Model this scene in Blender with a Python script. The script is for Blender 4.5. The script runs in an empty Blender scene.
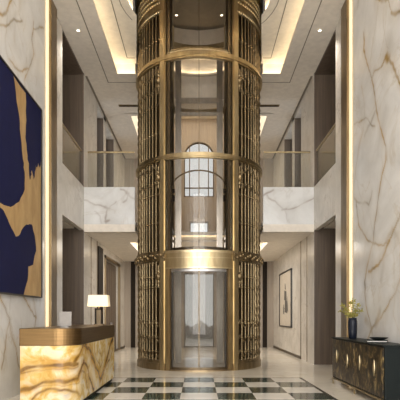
import bpy, math, random
import numpy as np
from mathutils import Vector, Matrix, noise, geometry
random.seed(7)
SC = bpy.context.scene
COL = SC.collection
PI = math.pi

# ------------------------------------------------------------------ camera
cam_d = bpy.data.cameras.new('camera')
cam = bpy.data.objects.new('camera', cam_d); COL.objects.link(cam)
cam.location = (0, 0, 1.5); cam.rotation_euler = (PI/2, 0, 0)
cam_d.sensor_width = 36; cam_d.lens = 43.2
cam_d.shift_x = 0.0025; cam_d.shift_y = 0.29
cam_d.clip_end = 300
SC.camera = cam

# ------------------------------------------------------------------ world and exposure
W = bpy.data.worlds.new('world'); SC.world = W; W.use_nodes = True
bg = W.node_tree.nodes['Background']
bg.inputs['Color'].default_value = (0.90, 0.95, 1.0, 1); bg.inputs['Strength'].default_value = 1.1
SC.view_settings.view_transform = 'Standard'; SC.view_settings.look = 'None'
SC.view_settings.gamma = 1; SC.view_settings.use_curve_mapping = False
SC.view_settings.exposure = 0.0

def area(name, loc, rot, sx, sy, power, color):
    d = bpy.data.lights.new(name, 'AREA'); d.shape = 'RECTANGLE'; d.size = sx; d.size_y = sy
    d.energy = power; d.color = color
    o = bpy.data.objects.new(name, d); COL.objects.link(o); o.location = loc; o.rotation_euler = rot
    return o
WARM = (1.0, 0.80, 0.52)
SOFT = (1.0, 0.93, 0.83)
# added fill lamp behind the camera, standing in for assumed outdoor light
area('daylight_fill', (0, -2.6, 4.6), (PI/2, 0, 0), 6.6, 8.4, 1400, (1.0, 0.97, 0.93))
# cove lines of the coffers, lying on their ledges and shining up
UP = (PI, 0, 0)
for s in (-1, 1):
    area('cove_light', (s*2.66, 9.4, 9.05), UP, 0.12, 11.0, 19, WARM)
area('cove_light', (-2.35, 14.96, 9.05), UP, 0.8, 0.12, 2.6, WARM)
area('cove_light', (2.35, 14.96, 9.05), UP, 0.8, 0.12, 2.6, WARM)
for s in (-1, 1):
    area('cove_light', (s*2.64, 20.4, 9.06), UP, 0.12, 4.6, 30, WARM)
    area('cove_light', (s*2.56, 18.9, 4.19), UP, 0.10, 4.0, 8, WARM)
area('cove_light', (0, 21.06, 4.19), UP, 4.8, 0.10, 14, WARM)
area('cove_light', (0, 16.96, 4.19), UP, 4.0, 0.08, 8, WARM)
# added fill lamps in the rear coffers, brightening the dark rear halls
area('coffer_fill', (0, 19.0, 4.31), (0, 0, 0), 4.6, 3.8, 230, SOFT)
area('coffer_fill', (0, 20.3, 10.85), (0, 0, 0), 4.8, 4.4, 165, SOFT)
# recess over the lift: short light lines round its oval edge, and one on the ledge behind the shaft
for s in (-1, 1):
    for k in range(7):
        a = math.radians(66+k*13)
        area('cove_light', (s*1.80*math.sin(PI-a), 11.9-1.80*math.cos(PI-a), 9.44), (PI+.9, 0, s*(PI-a)), .36, .04, 4, WARM)
for x in (-.85, 0, .85):
    area('cove_light', (x, 14.85+math.sqrt(1.89**2-x*x), 9.95), (PI, 0, -x*.5), .85, .06, 3.2, WARM)

# ------------------------------------------------------------------ material helpers
def new_mat(name):
    m = bpy.data.materials.new(name); m.use_nodes = True
    nt = m.node_tree
    return m, nt, nt.nodes['Principled BSDF']
def setp(b, **k):
    names = dict(rough='Roughness', metal='Metallic', spec='Specular IOR Level', coat='Coat Weight', trans='Transmission Weight', ior='IOR', es='Emission Strength', ec='Emission Color', col='Base Color')
    for a, v in k.items():
        if a in ('col', 'ec'): v = (*v, 1)
        b.inputs[names[a]].default_value = v
def N(nt, t, **k):
    n = nt.nodes.new(t)
    for a, v in k.items(): setattr(n, a, v)
    return n
def coords(nt, scale=(1, 1, 1)):
    tc = N(nt, 'ShaderNodeTexCoord'); mp = N(nt, 'ShaderNodeMapping')
    mp.inputs['Scale'].default_value = scale
    nt.links.new(tc.outputs['Object'], mp.inputs['Vector'])
    return mp.outputs['Vector']
def noise_tex(nt, vec, scale, detail=4, rough=.55, dist=0):
    n = N(nt, 'ShaderNodeTexNoise'); n.inputs['Scale'].default_value = scale; n.inputs['Detail'].default_value = detail
    n.inputs['Roughness'].default_value = rough; n.inputs['Distortion'].default_value = dist
    nt.links.new(vec, n.inputs['Vector']); return n.outputs['Fac']
def ramp(nt, fac, stops):
    r = N(nt, 'ShaderNodeValToRGB'); e = r.color_ramp.elements
    while len(e) < len(stops): e.new(0.5)
    for i, (p, c) in enumerate(stops):
        e[i].position = p; e[i].color = (*c, 1) if len(c) == 3 else c
    nt.links.new(fac, r.inputs['Fac']); return r.outputs['Color']
def mix(nt, fac, a, b):
    m = N(nt, 'ShaderNodeMix', data_type='RGBA')
    if isinstance(fac, float): m.inputs[0].default_value = fac
    else: nt.links.new(fac, m.inputs[0])
    for s, v in ((6, a), (7, b)):
        if isinstance(v, tuple): m.inputs[s].default_value = (*v, 1)
        else: nt.links.new(v, m.inputs[s])
    return m.outputs[2]
def math_n(nt, op, a, b=None):
    m = N(nt, 'ShaderNodeMath', operation=op)
    for i, v in enumerate((a, b)):
        if v is None: continue
        if isinstance(v, (int, float)): m.inputs[i].default_value = v
        else: nt.links.new(v, m.inputs[i])
    return m.outputs[0]

def flat(name, col, rough=.5, metal=0, **k):
    m, nt, b = new_mat(name)
    setp(b, col=col, rough=rough, metal=metal, **k)
    v = coords(nt); f = noise_tex(nt, v, 6, 3)
    c = ramp(nt, f, [(.3, tuple(x*.92 for x in col)), (.7, tuple(min(1, x*1.06) for x in col))])
    nt.links.new(c, b.inputs['Base Color'])
    return m
def marble(name, light, dark, vein, rough=.18, scale=.5, vscale=.55, vwidth=.018, vamt=.6, attr=None, attr_col=None, attr_col2=None, spec=.5):
    m, nt, b = new_mat(name); setp(b, rough=rough, spec=spec)
    v = coords(nt)
    c = ramp(nt, noise_tex(nt, v, scale*2.2, 5, .6, .6), [(.32, dark), (.62, light)])
    f = noise_tex(nt, v, vscale, 6, .58, 1.2)
    d = math_n(nt, 'ABSOLUTE', math_n(nt, 'SUBTRACT', f, .5))
    line = ramp(nt, d, [(0, (1, 1, 1)), (vwidth, (0, 0, 0))])
    brk = ramp(nt, noise_tex(nt, v, 1.1, 2), [(.45, (0, 0, 0)), (.62, (1, 1, 1))])
    fac = math_n(nt, 'MULTIPLY', math_n(nt, 'MULTIPLY', line, brk), vamt)
    c = mix(nt, fac, c, vein)
    if attr:
        a = N(nt, 'ShaderNodeAttribute', attribute_name=attr)
        vc = ramp(nt, noise_tex(nt, v, 1.7, 3), [(.38, attr_col), (.62, attr_col2 or attr_col)])
        c = mix(nt, a.outputs['Fac'], c, vc)
    nt.links.new(c, b.inputs['Base Color'])
    return m
def wood(name, a, bcol, rough=.45, sc=(14, 14, .5)):
    m, nt, b = new_mat(name); setp(b, rough=rough)
    v = coords(nt, sc)
    c = ramp(nt, noise_tex(nt, v, 1.0, 6, .6, .4), [(.3, a), (.7, bcol)])
    nt.links.new(c, b.inputs['Base Color']); return m
def metal(name, a, bcol, rough=.3, sc=(3, 3, .6), bump=0):
    m, nt, b = new_mat(name); setp(b, rough=rough, metal=1.0)
    v = coords(nt, sc); f = noise_tex(nt, v, 3, 5, .6)
    nt.links.new(ramp(nt, f, [(.3, a), (.7, bcol)]), b.inputs['Base Color'])
    if bump:
        v2 = coords(nt); f2 = noise_tex(nt, v2, 28, 3)
        bp = N(nt, 'ShaderNodeBump'); bp.inputs['Strength'].default_value = bump; bp.inputs['Distance'].default_value = .02
        nt.links.new(f2, bp.inputs['Height']); nt.links.new(bp.outputs['Normal'], b.inputs['Normal'])
    return m
def clear_glass(name, tint, haze=0.0, haze_col=(.8, .78, .74), gloss=.10):
    m = bpy.data.materials.new(name); m.use_nodes = True; nt = m.node_tree; nt.nodes.clear()
    out = N(nt, 'ShaderNodeOutputMaterial'); tr = N(nt, 'ShaderNodeBsdfTransparent'); tr.inputs[0].default_value = (*tint, 1)
    gl = N(nt, 'ShaderNodeBsdfGlossy'); gl.inputs['Roughness'].default_value = .03
    lw = N(nt, 'ShaderNodeFresnel'); lw.inputs['IOR'].default_value = 1.45
    sh = tr.outputs[0]
    if haze:
        df = N(nt, 'ShaderNodeBsdfDiffuse'); df.inputs[0].default_value = (*haze_col, 1)
        mx = N(nt, 'ShaderNodeMixShader'); mx.inputs[0].default_value = haze
        nt.links.new(sh, mx.inputs[1]); nt.links.new(df.outputs[0], mx.inputs[2]); sh = mx.outputs[0]
    f = math_n(nt, 'ADD', math_n(nt, 'MULTIPLY', lw.outputs[0], .5), gloss*.0)
    mx = N(nt, 'ShaderNodeMixShader'); nt.links.new(f, mx.inputs[0])
    nt.links.new(sh, mx.inputs[1]); nt.links.new(gl.outputs[0], mx.inputs[2])
    nt.links.new(mx.outputs[0], out.inputs[0]); return m
def glow(name, col, strength):
    m, nt, b = new_mat(name); setp(b, col=col, rough=.5, ec=col, es=strength); return m

M = {}
M['wall_marble'] = marble('white_marble', (.76, .75, .735), (.63, .615, .595), (.46, .36, .22), attr='vein', attr_col=(.22, .165, .085), attr_col2=(.46, .30, .115), rough=.16, vamt=.3)
M['parapet_marble'] = marble('grey_veined_marble', (.66, .66, .655), (.55, .545, .535), (.40, .35, .30), attr='vein', attr_col=(.27, .22, .19), vamt=.3)
M['side_marble'] = marble('beige_marble', (.72, .68, .62), (.57, .53, .475), (.32, .26, .20), rough=.25, vamt=.5, vscale=.9)
M['floor'] = marble('cream_floor_marble', (.88, .82, .72), (.78, .72, .61), (.42, .35, .26), rough=.09, vamt=.4)
M['tile_light'] = marble('ivory_tile', (.78, .75, .69), (.66, .63, .57), (.45, .40, .33), rough=.10, vamt=.5, vscale=1.6)
M['tile_dark'] = marble('dark_green_tile', (.035, .062, .050), (.012, .026, .020), (.16, .20, .17), rough=.10, vamt=.6, vscale=2.2, vwidth=.03)
M['border'] = flat('dark_border_stone', (.05, .045, .035), .2)
M['ceiling'] = flat('ceiling_plaster', (.74, .68, .60), .7)
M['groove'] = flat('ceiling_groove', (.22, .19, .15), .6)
M['cove'] = flat('cove_plaster', (.78, .72, .62), .7)
M['wood'] = wood('brown_wood', (.075, .053, .037), (.135, .098, .070))
M['wood_grey'] = wood('taupe_wood', (.30, .25, .20), (.40, .345, .285))
M['dark'] = flat('black_bronze', (.024, .018, .013), .5, spec=.1)
M['brass'] = metal('aged_brass', (.34, .26, .145), (.47, .38, .23), .36)
M['brass_bright'] = metal('polished_brass', (.45, .36, .215), (.58, .48, .31), .34)
M['brass_dark'] = metal('dark_ornate_brass', (.20, .148, .082), (.38, .29, .168), .45, bump=.6)
M['bronze'] = metal('dark_bronze', (.10, .075, .048), (.18, .135, .085), .45)
M['bronze_strip'] = metal('bronze_trim', (.22, .16, .09), (.33, .25, .15), .38)
M['band'] = metal('brushed_brown_brass', (.14, .085, .036), (.21, .13, .058), .34, sc=(.6, .6, 14))
M['steel'] = metal('grey_steel', (.30, .29, .28), (.42, .41, .40), .35)
M['lift_glass'] = clear_glass('lift_glass', (.92, .90, .87), .0)
M['door_glass'] = clear_glass('door_glass', (.72, .70, .665), .10, (.45, .43, .40))
M['rail_glass'] = clear_glass('railing_glass', (.93, .93, .90), .03)
M['win_glass'] = clear_glass('window_glass', (.95, .97, 1.0), .0)
M['led'] = glow('warm_led', (1.0, .80, .50), .72)
M['bulb'] = glow('downlight_lens', (1.0, .90, .72), 5)
M['shade'] = glow('lamp_shade_linen', (1.0, .84, .58), .30)
M['navy'] = flat('navy_paint', (.007, .009, .050), .75, spec=.2)
M['gold_paint'] = wood('gold_leaf_paint', (.36, .22, .085), (.52, .35, .16), .45, (5, 5, 2))
M['frame'] = flat('thin_dark_frame', (.03, .025, .02), .4)
M['paper'] = flat('print_paper', (.55, .49, .41), .6)
M['ink'] = flat('grey_ink', (.11, .10, .09), .6)
M['black'] = flat('black_lacquer', (.008, .011, .011), .42, spec=.12)
M['page'] = flat('book_pages', (.75, .72, .66), .6)
M['vase'] = flat('dark_glazed_ceramic', (.010, .013, .022), .35, spec=.2)
M['leaf'] = flat('yellow_green_leaf', (.30, .27, .055), .5)
M['stem'] = flat('brown_stem', (.10, .07, .03), .6)
M['hedge'] = flat('hazy_hedge_leaf', (.27, .215, .145), .9)  # brownish haze of the view outside is put into the leaf colour
M['terrace'] = flat('terrace_paving', (.60, .56, .50), .7)
M['screen'] = flat('grey_plastic', (.27, .25, .23), .5, spec=.2)
M['curtain'] = flat('sheer_grey_fabric', (.62, .60, .57), .9)

# sideboard front: bronze with mottled gold
def mottled():
    m, nt, b = new_mat('mottled_bronze_front'); setp(b, rough=.3, metal=.25, spec=.3)
    v = coords(nt, (1, 1, .6)); f = noise_tex(nt, v, 7.5, 6, .72, 1.2)
    c = ramp(nt, f, [(.40, (.007, .005, .004)), (.50, (.03, .020, .009)), (.58, (.15, .10, .038)), (.66, (.36, .27, .12))])
    nt.links.new(c, b.inputs['Base Color']); return m
M['mottled'] = mottled()
def onyx():
    m, nt, b = new_mat('backlit_onyx'); setp(b, rough=.2)
    v = coords(nt)
    n1 = noise_tex(nt, v, 3.2, 6, .62, 1.2)
    a = N(nt, 'ShaderNodeAttribute', attribute_name='vein'); g = N(nt, 'ShaderNodeAttribute', attribute_name='gold')
    base = ramp(nt, n1, [(.30, (.40, .21, .04)), (.42, (.60, .41, .13)), (.56, (.74, .64, .43)), (.72, (.52, .49, .44))])
    c = mix(nt, g.outputs['Fac'], base, (.55, .29, .045))
    n2 = noise_tex(nt, v, 9, 4)
    fac = math_n(nt, 'MULTIPLY', a.outputs['Fac'], math_n(nt, 'ADD', math_n(nt, 'MULTIPLY', n2, .8), .5))
    fac.node.use_clamp = True
    c = mix(nt, fac, c, (.13, .06, .010))
    nt.links.new(c, b.inputs['Base Color']); nt.links.new(c, b.inputs['Emission Color'])
    b.inputs['Emission Strength'].default_value = .07
    return m
M['onyx'] = onyx()

# ------------------------------------------------------------------ mesh helpers
class MB:
    def __init__(s): s.v = []; s.f = []; s.mi = []; s.sm = []
    def add(s, vs, fs, mi=0, smooth=False):
        o = len(s.v); s.v += [tuple(p) for p in vs]
        for f in fs: s.f.append(tuple(i+o for i in f)); s.mi.append(mi); s.sm.append(smooth)
        return s
    def box(s, x0, x1, y0, y1, z0, z1, mi=0):
        x0, x1 = min(x0, x1), max(x0, x1); y0, y1 = min(y0, y1), max(y0, y1)
        vs = [(x, y, z) for z in (z0, z1) for y in (y0, y1) for x in (x0, x1)]
        return s.add(vs, [(0, 2, 3, 1), (4, 5, 7, 6), (0, 1, 5, 4), (2, 6, 7, 3), (0, 4, 6, 2), (1, 3, 7, 5)], mi)
    def arc(s, r0, r1, a0, a1, z0, z1, n=24, mi=0, c=(0, 0), smooth=False):
        """solid arc wall; angle 0 faces -Y (the camera), radians"""
        full = abs(a1-a0) > 2*PI-1e-4; vs = []
        k = n if full else n+1
        for i in range(k):
            a = a0+(a1-a0)*i/n; sx, cy = math.sin(a), -math.cos(a)
            for r, z in ((r0, z0), (r1, z0), (r1, z1), (r0, z1)): vs.append((c[0]+r*sx, c[1]+r*cy, z))
        fs = []
        for i in range(n):
            a = 4*i; b = 4*((i+1) % k)
            for q in range(4):
                w = (q+1) % 4; fs.append((a+q, a+w, b+w, b+q))
        if not full: fs += [(0, 3, 2, 1), tuple(4*n+q for q in range(4))]
        return s.add(vs, fs, mi)
    def tube(s, pts, r, n=8, mi=0, caps=True):
        pts = [Vector(p) for p in pts]; rs = r if isinstance(r, (list, tuple)) else [r]*len(pts)
        vs = []; fs = []
        for i, p in enumerate(pts):
            t = (pts[min(i+1, len(pts)-1)]-pts[max(i-1, 0)]).normalized()
            u = t.cross(Vector((0, 0, 1)) if abs(t.z) < .9 else Vector((1, 0, 0))).normalized(); w = t.cross(u)
            for k in range(n):
                a = 2*PI*k/n; vs.append(p+(u*math.cos(a)+w*math.sin(a))*rs[i])
        for i in range(len(pts)-1):
            for k in range(n):
                fs.append((i*n+k, i*n+(k+1) % n, (i+1)*n+(k+1) % n, (i+1)*n+k))
        s.add(vs, fs, mi, True)
        if caps: s.add(vs[:n], [tuple(range(n))], mi); s.add(vs[-n:], [tuple(range(n))], mi)
        return s
    def lathe(s, prof, n=24, c=(0, 0, 0), mi=0):
        vs = []; fs = []
        for r, z in prof:
            for k in range(n):
                a = 2*PI*k/n; vs.append((c[0]+r*math.cos(a), c[1]+r*math.sin(a), c[2]+z))
        for i in range(len(prof)-1):
            for k in range(n): fs.append((i*n+k, i*n+(k+1) % n, (i+1)*n+(k+1) % n, (i+1)*n+k))
        s.add(vs, fs, mi, True)
        s.add(vs[:n], [tuple(range(n))], mi); s.add(vs[-n:], [tuple(range(n))], mi)
        return s
    def ball(s, c, r, n=6, mi=0):
        vs = []; fs = []; m = n//2+1
        for i in range(m+1):
            t = PI*i/m
            for k in range(n):
                a = 2*PI*k/n; vs.append((c[0]+r*math.sin(t)*math.cos(a), c[1]+r*math.sin(t)*math.sin(a), c[2]+r*math.cos(t)))
        for i in range(m):
            for k in range(n): fs.append((i*n+k, i*n+(k+1) % n, (i+1)*n+(k+1) % n, (i+1)*n+k))
        return s.add(vs, fs, mi, True)
    def build(s, name, mats, parent=None, loc=(0, 0, 0), bevel=0):
        me = bpy.data.meshes.new(name); me.from_pydata(s.v, [], s.f); 
        for m in (mats if isinstance(mats, (list, tuple)) else [mats]): me.materials.append(m)
        me.polygons.foreach_set('material_index', s.mi); me.polygons.foreach_set('use_smooth', s.sm)
        import bmesh
        bm = bmesh.new(); bm.from_mesh(me); bmesh.ops.recalc_face_normals(bm, faces=bm.faces); bm.to_mesh(me); bm.free()
        o = bpy.data.objects.new(name, me); COL.objects.link(o); o.location = loc
        if parent: o.parent = parent
        if bevel:
            b = o.modifiers.new('bevel', 'BEVEL'); b.width = bevel; b.segments = 2; b.limit_method = 'ANGLE'
        return o
def tag(o, label, cat, group=None):
    o['label'] = label; o['category'] = cat
    if group: o['group'] = group
    return o
def thing(name, label, cat, loc=(0, 0, 0), group=None):
    o = bpy.data.objects.new(name, None); COL.objects.link(o); o.location = loc; o.empty_display_size = .1
    return tag(o, label, cat, group)
def struct(o, label, cat):
    o['kind'] = 'structure'; return tag(o, label, cat)
def copy_tree(o, parent=None):
    c = o.copy(); COL.objects.link(c)
    if parent: c.parent = parent
    for ch in list(o.children): copy_tree(ch, c)
    return c

F, CX, HY, EYE = 480.0, 199.0, 316.0, 1.5
def on_side(x, y, X):            # a photo point on the plane X = const -> (Y, Z)
    Y = F*X/(x-CX); return (Y, EYE+(HY-y)/F*Y)
def on_front(x, y, Y):           # a photo point on the plane Y = const -> (X, Z)
    return ((x-CX)/F*Y, EYE+(HY-y)/F*Y)

def vein_field(P, Q, lines, seed=0):
    """soft vein strength at 2D points from polylines [(strength, width, [(p, q)...])]"""
    rs = np.random.RandomState(seed)
    wob = sum(np.sin(P*a+Q*b+c)*d for a, b, c, d in [(3.1, 2.3, 1, .05), (-5.2, 6.1, 2, .03), (11, -9, .5, .018), (19, 23, 3, .010)])
    wob2 = sum(np.sin(P*a+Q*b+c)*d for a, b, c, d in [(2.7, -3.3, 4, .05), (6.2, 4.1, 2.2, .03), (-13, 8, 1.5, .018), (27, -17, 2, .010)])
    p, q = P+wob*.7, Q+wob2*.7
    br = .72+.28*np.sin(P*7.3+Q*5.1+seed)*np.sin(Q*3.7-P*2.2)
    out = np.zeros_like(P)
    for st, w, pts in lines:
        for (a, b), (c, d) in zip(pts[:-1], pts[1:]):
            dx, dy = c-a, d-b; L = dx*dx+dy*dy+1e-9
            t = np.clip(((p-a)*dx+(q-b)*dy)/L, 0, 1)
            dist = np.hypot(p-a-t*dx, q-b-t*dy)
            out = np.maximum(out, st*br*np.exp(-(dist/w)**2))
            out = np.maximum(out, .24*st*br*np.exp(-(dist/(w*4))**2))
    return np.clip(out, 0, 1)
def grid_face(mapping, p0, p1, q0, q1, step):
    """vertices of a dense grid; mapping(p, q) -> xyz"""
    npn = max(2, int(round((p1-p0)/step))+1); nq = max(2, int(round((q1-q0)/step))+1)
    P, Q = np.meshgrid(np.linspace(p0, p1, npn), np.linspace(q0, q1, nq), indexing='ij')
    vs = [mapping(a, b) for a, b in zip(P.ravel(), Q.ravel())]
    fs = [(i*nq+j, (i+1)*nq+j, (i+1)*nq+j+1, i*nq+j+1) for i in range(npn-1) for j in range(nq-1)]
    return P.ravel(), Q.ravel(), vs, fs
def set_attr(o, name, arr):
    a = o.data.attributes.new(name, 'FLOAT', 'POINT'); full = np.zeros(len(o.data.vertices), dtype=np.float32)
    full[:len(arr)] = arr; a.data.foreach_set('value', full)

# ================================================================== SETTING
XW = 3.55; XP = 3.45; YB = 14.82; YE = 22.86; ZC = 9.0; ZL = 4.1
Y0 = -3.0; YA = 12.475
b = MB().box(-6.2, 6.2, Y0, 23.1, -.2, 0); struct(b.build('floor', M['floor']), 'polished cream marble floor of the lobby', 'floor')
# checker inlay
TW, TD = .69, .755; YT = 11.6
b = MB()
for r in range(11):
    for c in range(-3, 4):
        dark = (r+c) % 2 == 0
        b.box((c-.5)*TW, (c+.5)*TW, YT-(r+1)*TD, YT-r*TD, 0.0, .004, 1 if dark else 0)
e = 3.5*TW
b.box(e, e+.07, YT-11*TD, YT+.05, 0, .005, 2); b.box(-e-.07, -e, YT-11*TD, YT+.05, 0, .005, 2); b.box(-e, e, YT, YT+.05, 0, .005, 2)
struct(b.build('floor_inlay', [M['tile_light'], M['tile_dark'], M['border']]), 'dark green and ivory checkered marble floor inlay with dark border', 'floor')

R_LINES = [
 (.85, .030, [(363.9, 31.6), (364.7, 46.8), (367.5, 60.5), (370.7, 77), (373.5, 92), (377.6, 111), (381.2, 130), (385, 147), (384.5, 160), (380.4, 182), (377, 205), (375.6, 222), (373, 240), (368.3, 265), (364.7, 283), (367.6, 309), (371, 327)]),
 (.95, .030, [(381.8, 63), (387.3, 53.6), (392.7, 63), (398.3, 77), (404, 92)]), (1.0, .09, [(386.5, 54), (389, 57)]),
 (.7, .025, [(387.3, 53.6), (381.8, 63.3), (373.5, 73), (370, 84)]),
 (.9, .035, [(376, 0), (382, 2.7), (386.7, 2)]), (1.0, .07, [(381, 2), (385, 3)]), (.9, .05, [(391.4, 12.4), (400, 13.7), (408, 10)]), (.6, .02, [(386.7, 2), (391.4, 12.4)]),
 (.45, .03, [(362.5, 130), (358.4, 147), (355.6, 169), (354, 188), (353, 196), (360, 202), (369, 206), (371, 193)]),
 (.6, .02, [(352, 125), (360, 120), (368, 120.6), (376, 126)]),
 (.7, .03, [(356.7, 200), (358.6, 225), (367.6, 240), (376.7, 243), (389.4, 243.5), (394.8, 229), (401, 212), (408, 190)]),
 (.85, .045, [(389.4, 243.5), (382, 258), (369.4, 272.5)]),
 (.8, .035, [(402, 276), (393, 294), (385.7, 308.7), (378.5, 320), (371, 328.7), (362, 350)]), (.8, .10, [(379, 312), (376, 323)]), (.5, .10, [(371, 330), (366, 318)]),
 (.4, .05, [(377, 110), (372, 120), (364, 135)]),
]
L_LINES = [
 (.9, .035, [(-10, 20), (0, 15), (6, 12), (13.5, 1.5), (20, -10)]), (.9, .05, [(4, 13), (8, 11)]),
 (.8, .03, [(-8, 27), (0, 25.5), (18, 22.5), (22.5, 21.6)]), (.5, .02, [(13.5, 1.5), (22, 21)]),
 (.7, .028, [(33, 20), (33, 27), (31.5, 39), (33, 51), (28.5, 69), (25, 80)]),
 (.75, .03, [(9, 57), (22.5, 72), (28.5, 66)]), (.7, .025, [(45, 28.5), (39, 30), (33, 27)]), (.4, .03, [(8, 57), (4, 40), (7, 14)]),
 (.9, .022, [(-2, 285), (1.4, 298), (5.5, 312), (10.4, 321.6), (6.9, 334), (4, 353), (1.4, 370)]),
 (.8, .022, [(10, 325), (10.4, 334), (15, 347.7), (17.9, 361), (22, 375)]),
 (.9, .025, [(22, 290), (23.4, 298.2), (30, 309), (35.7, 314.7), (34.3, 325.7), (30, 340)]), (.6, .02, [(31, 290), (32.4, 298), (35.7, 314)]),
]
def marble_panel(side, lines, seed):
    X = side*XP
    P, Q, vs, fs = grid_face(lambda p, q: (X, p, q), 2.0, 10.68, 0, ZC, .03)
    b = MB().add(vs, fs)
    b.box(side*(XP+.002), side*XW, Y0, 10.68, 0, ZC)
    b.add([(X, Y0, 0), (X, 2.0, 0), (X, 2.0, ZC), (X, Y0, ZC)], [(0, 1, 2, 3)])
    b.box(side*XP, side*(XP+.002), 10.679, 10.681, 0, ZC)
    o = b.build('wall_panel_left' if side < 0 else 'wall_panel_right', M['wall_marble'])
    ex = random.Random(seed+40); fine = []
    for k in range(16):
        y, z, a = ex.uniform(6, 10.6), ex.uniform(.3, 8.8), ex.uniform(.6, 2.4); pts = [(y, z)]
        for q in range(5):
            a += ex.gauss(0, .5); y += math.cos(a)*.28; z += math.sin(a)*.38; pts.append((y, z))
        fine.append((ex.uniform(.22, .5), ex.choice((.018, .022, .07)), pts))
    ln = fine+[(st*1.35, w*.9, [on_side(x, y, X) for x, y in pts]) for st, w, pts in lines]
    set_attr(o, 'vein', vein_field(P, Q, ln, seed))
    return o
struct(marble_panel(-1, L_LINES, 1), 'white marble wall panel behind the painting', 'wall')
struct(marble_panel(1, R_LINES, 2), 'white marble wall panel with gold brown veins behind the sideboard', 'wall')

for s, sd in ((-1, 'left'), (1, 'right')):
    X0, X1 = s*XW, s*(XW+.3)
    b = MB().box(X0, X1, Y0, YA, 0, ZC)                       # base wall up to the side passage
    b.box(X1, s*6.2, YA-.3, YA, 0, ZC)
    b.box(X0+s*.0, X1, YB, 16.7, 0, ZL); b.box(X0, X1, YB, 16.7, 4.33, ZC)
    if s > 0: b.box(X0, X1, 16.72, YE, 0, ZL)
    else:
        b.box(X0, X1, 16.72, 18.1, 0, ZL); b.box(X0, X1, 21.3, YE, 0, ZL); b.box(X0, X1, 18.1, 21.3, 3.69, ZL)
    b.box(X0, X1, 17.86, 18.3, 4.33, ZC); b.box(X0, X1, 20.0, YE, 4.33, ZC); b.box(X0, X1, 16.7, 20.0, 8.85, ZC)
    struct(b.build('wall_'+sd, M['side_marble']), f'beige marble {sd} wall with openings to the side passages', 'wall')
    b = MB().box(s*(XW+.004), s*6.2, YB-.02, YB-.002, 0, ZC).box(s*(XW+.32), s*6.2, YB, YB+.2, 0, ZC)
    b.box(s*6.0, s*6.2, YA, YB, 0, ZC)
    b.box(s*(XW+.3), s*(XW+1.3), 17.7, 17.86, 4.33, ZC) ; b.box(s*(XW+.3), s*(XW+1.3), 19.84, 20.0, 4.33, ZC)
    b.box(s*(XW+.02), s*6.2, YA-.02, YB+.03, ZC-.06, ZC+.05)
    struct(b.build('wall_passage_'+sd, M['wood']), f'brown wood panelled passage wall on the {sd}', 'wall')
    b = MB().box(s*(XW+.004), s*(XW+.32), 17.84, 17.858, 4.34, 8.85).box(s*(XW+.004), s*(XW+.32), 19.98, 19.998, 4.34, 8.85)
    struct(b.build('trim_niche_'+sd, M['wood']), f'brown wood facings of the upper niches on the {sd}', 'trim')
    b = MB().box(s*(XW+.3), s*6.0, YA, YB, 4.2, 4.4)
    struct(b.build('ceiling_passage_'+sd, M['ceiling']), f'soffit of the lower {sd} passage', 'ceiling')
    # parapets: along the side and across the front
    def fr(p, q): return (p, YB, q)
    xa, xb = (-XW, -1.98) if s < 0 else (1.98, XW)
    P, Q, vs, fs = grid_face(fr, xa, xb, 4.33, 5.48, .025)
    b = MB().add(vs, fs); b.box(xa, xb, YB+.001, YB+.14, 4.33, 5.48)
    o = b.build('wall_parapet_'+sd, M['parapet_marble'])
    if s < 0:
        PL = [(1, .022, [(80, 196), (86, 198.8), (93.5, 204), (99.5, 207), (108.5, 209.3)]), (.8, .02, [(108.5, 209.3), (116, 202.5)]), (1, .045, [(105, 208.5), (110, 209.5)]), (.8, .025, [(108.5, 209.3), (107, 216), (106, 222)]), (.5, .02, [(95, 212), (102, 216), (103, 223)]), (.9, .04, [(106, 221), (109, 220)]),
              (1, .03, [(119.8, 189.8), (125, 192), (128, 195), (132.5, 198), (137, 200.3)]), (1, .06, [(127, 194), (129, 195)]), (.8, .025, [(128, 195), (126.5, 199.5), (122, 201.8)])]
    else:
        PL = [(1, .035, [(258, 201), (260, 199.5), (267, 195.4), (274.4, 190.3)]), (.9, .022, [(267, 196), (269.3, 199.5), (278.5, 202.6), (284.7, 208.7), (295, 206.7), (303, 203.6), (311, 198.5), (316, 195)]), (1, .04, [(282, 208.7), (287, 208)]), (1, .035, [(303, 203.6), (310, 199)]),
              (.8, .022, [(284.7, 208.7), (287.7, 213.8), (288.8, 222)]), (.6, .03, [(290, 219), (290.5, 223)])]
    set_attr(o, 'vein', vein_field(P, Q, [(st, w, [on_front(x, y, YB) for x, y in pts]) for st, w, pts in PL], 3))
    struct(o, f'white veined marble balcony parapet to the {sd} of the elevator', 'wall')
    b = MB().box(s*XW, s*(XW+.14), YA+.002, YB-.002, 4.14, 5.48)
    struct(b.build('wall_side_parapet_'+sd, M['side_marble']), f'marble parapet of the {sd} side passage', 'wall')
    # thin bronze pilaster strip beside the glowing light line
    b = MB().box(s*3.47, s*XW, 11.28, 11.74, 0, ZC)
    struct(b.build('trim_bronze_'+sd, M['bronze_strip'], bevel=.01), f'vertical bronze trim strip on the {sd} wall', 'trim')
    b = MB().box(s*3.515, s*3.549, 11.13, 11.25, .02, ZC-.02)
    tag(b.build('light_strip', M['led']), f'glowing warm vertical light strip on the {sd} wall', 'light')
    b = MB().box(s*3.53, s*XW, 16.72, YE, 0, .09)
    struct(b.build('baseboard_'+sd, M['bronze']), f'dark baseboard of the {sd} rear wall', 'baseboard')
    b = MB().box(s*3.535, s*XW, 16.68, 16.74, 0, ZL); b.box(s*3.535, s*XW, 15.75, 15.78, 0, ZL)
    struct(b.build('trim_joint_'+sd, M['bronze']), f'thin dark vertical joint in the {sd} rear marble wall', 'trim')

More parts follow.
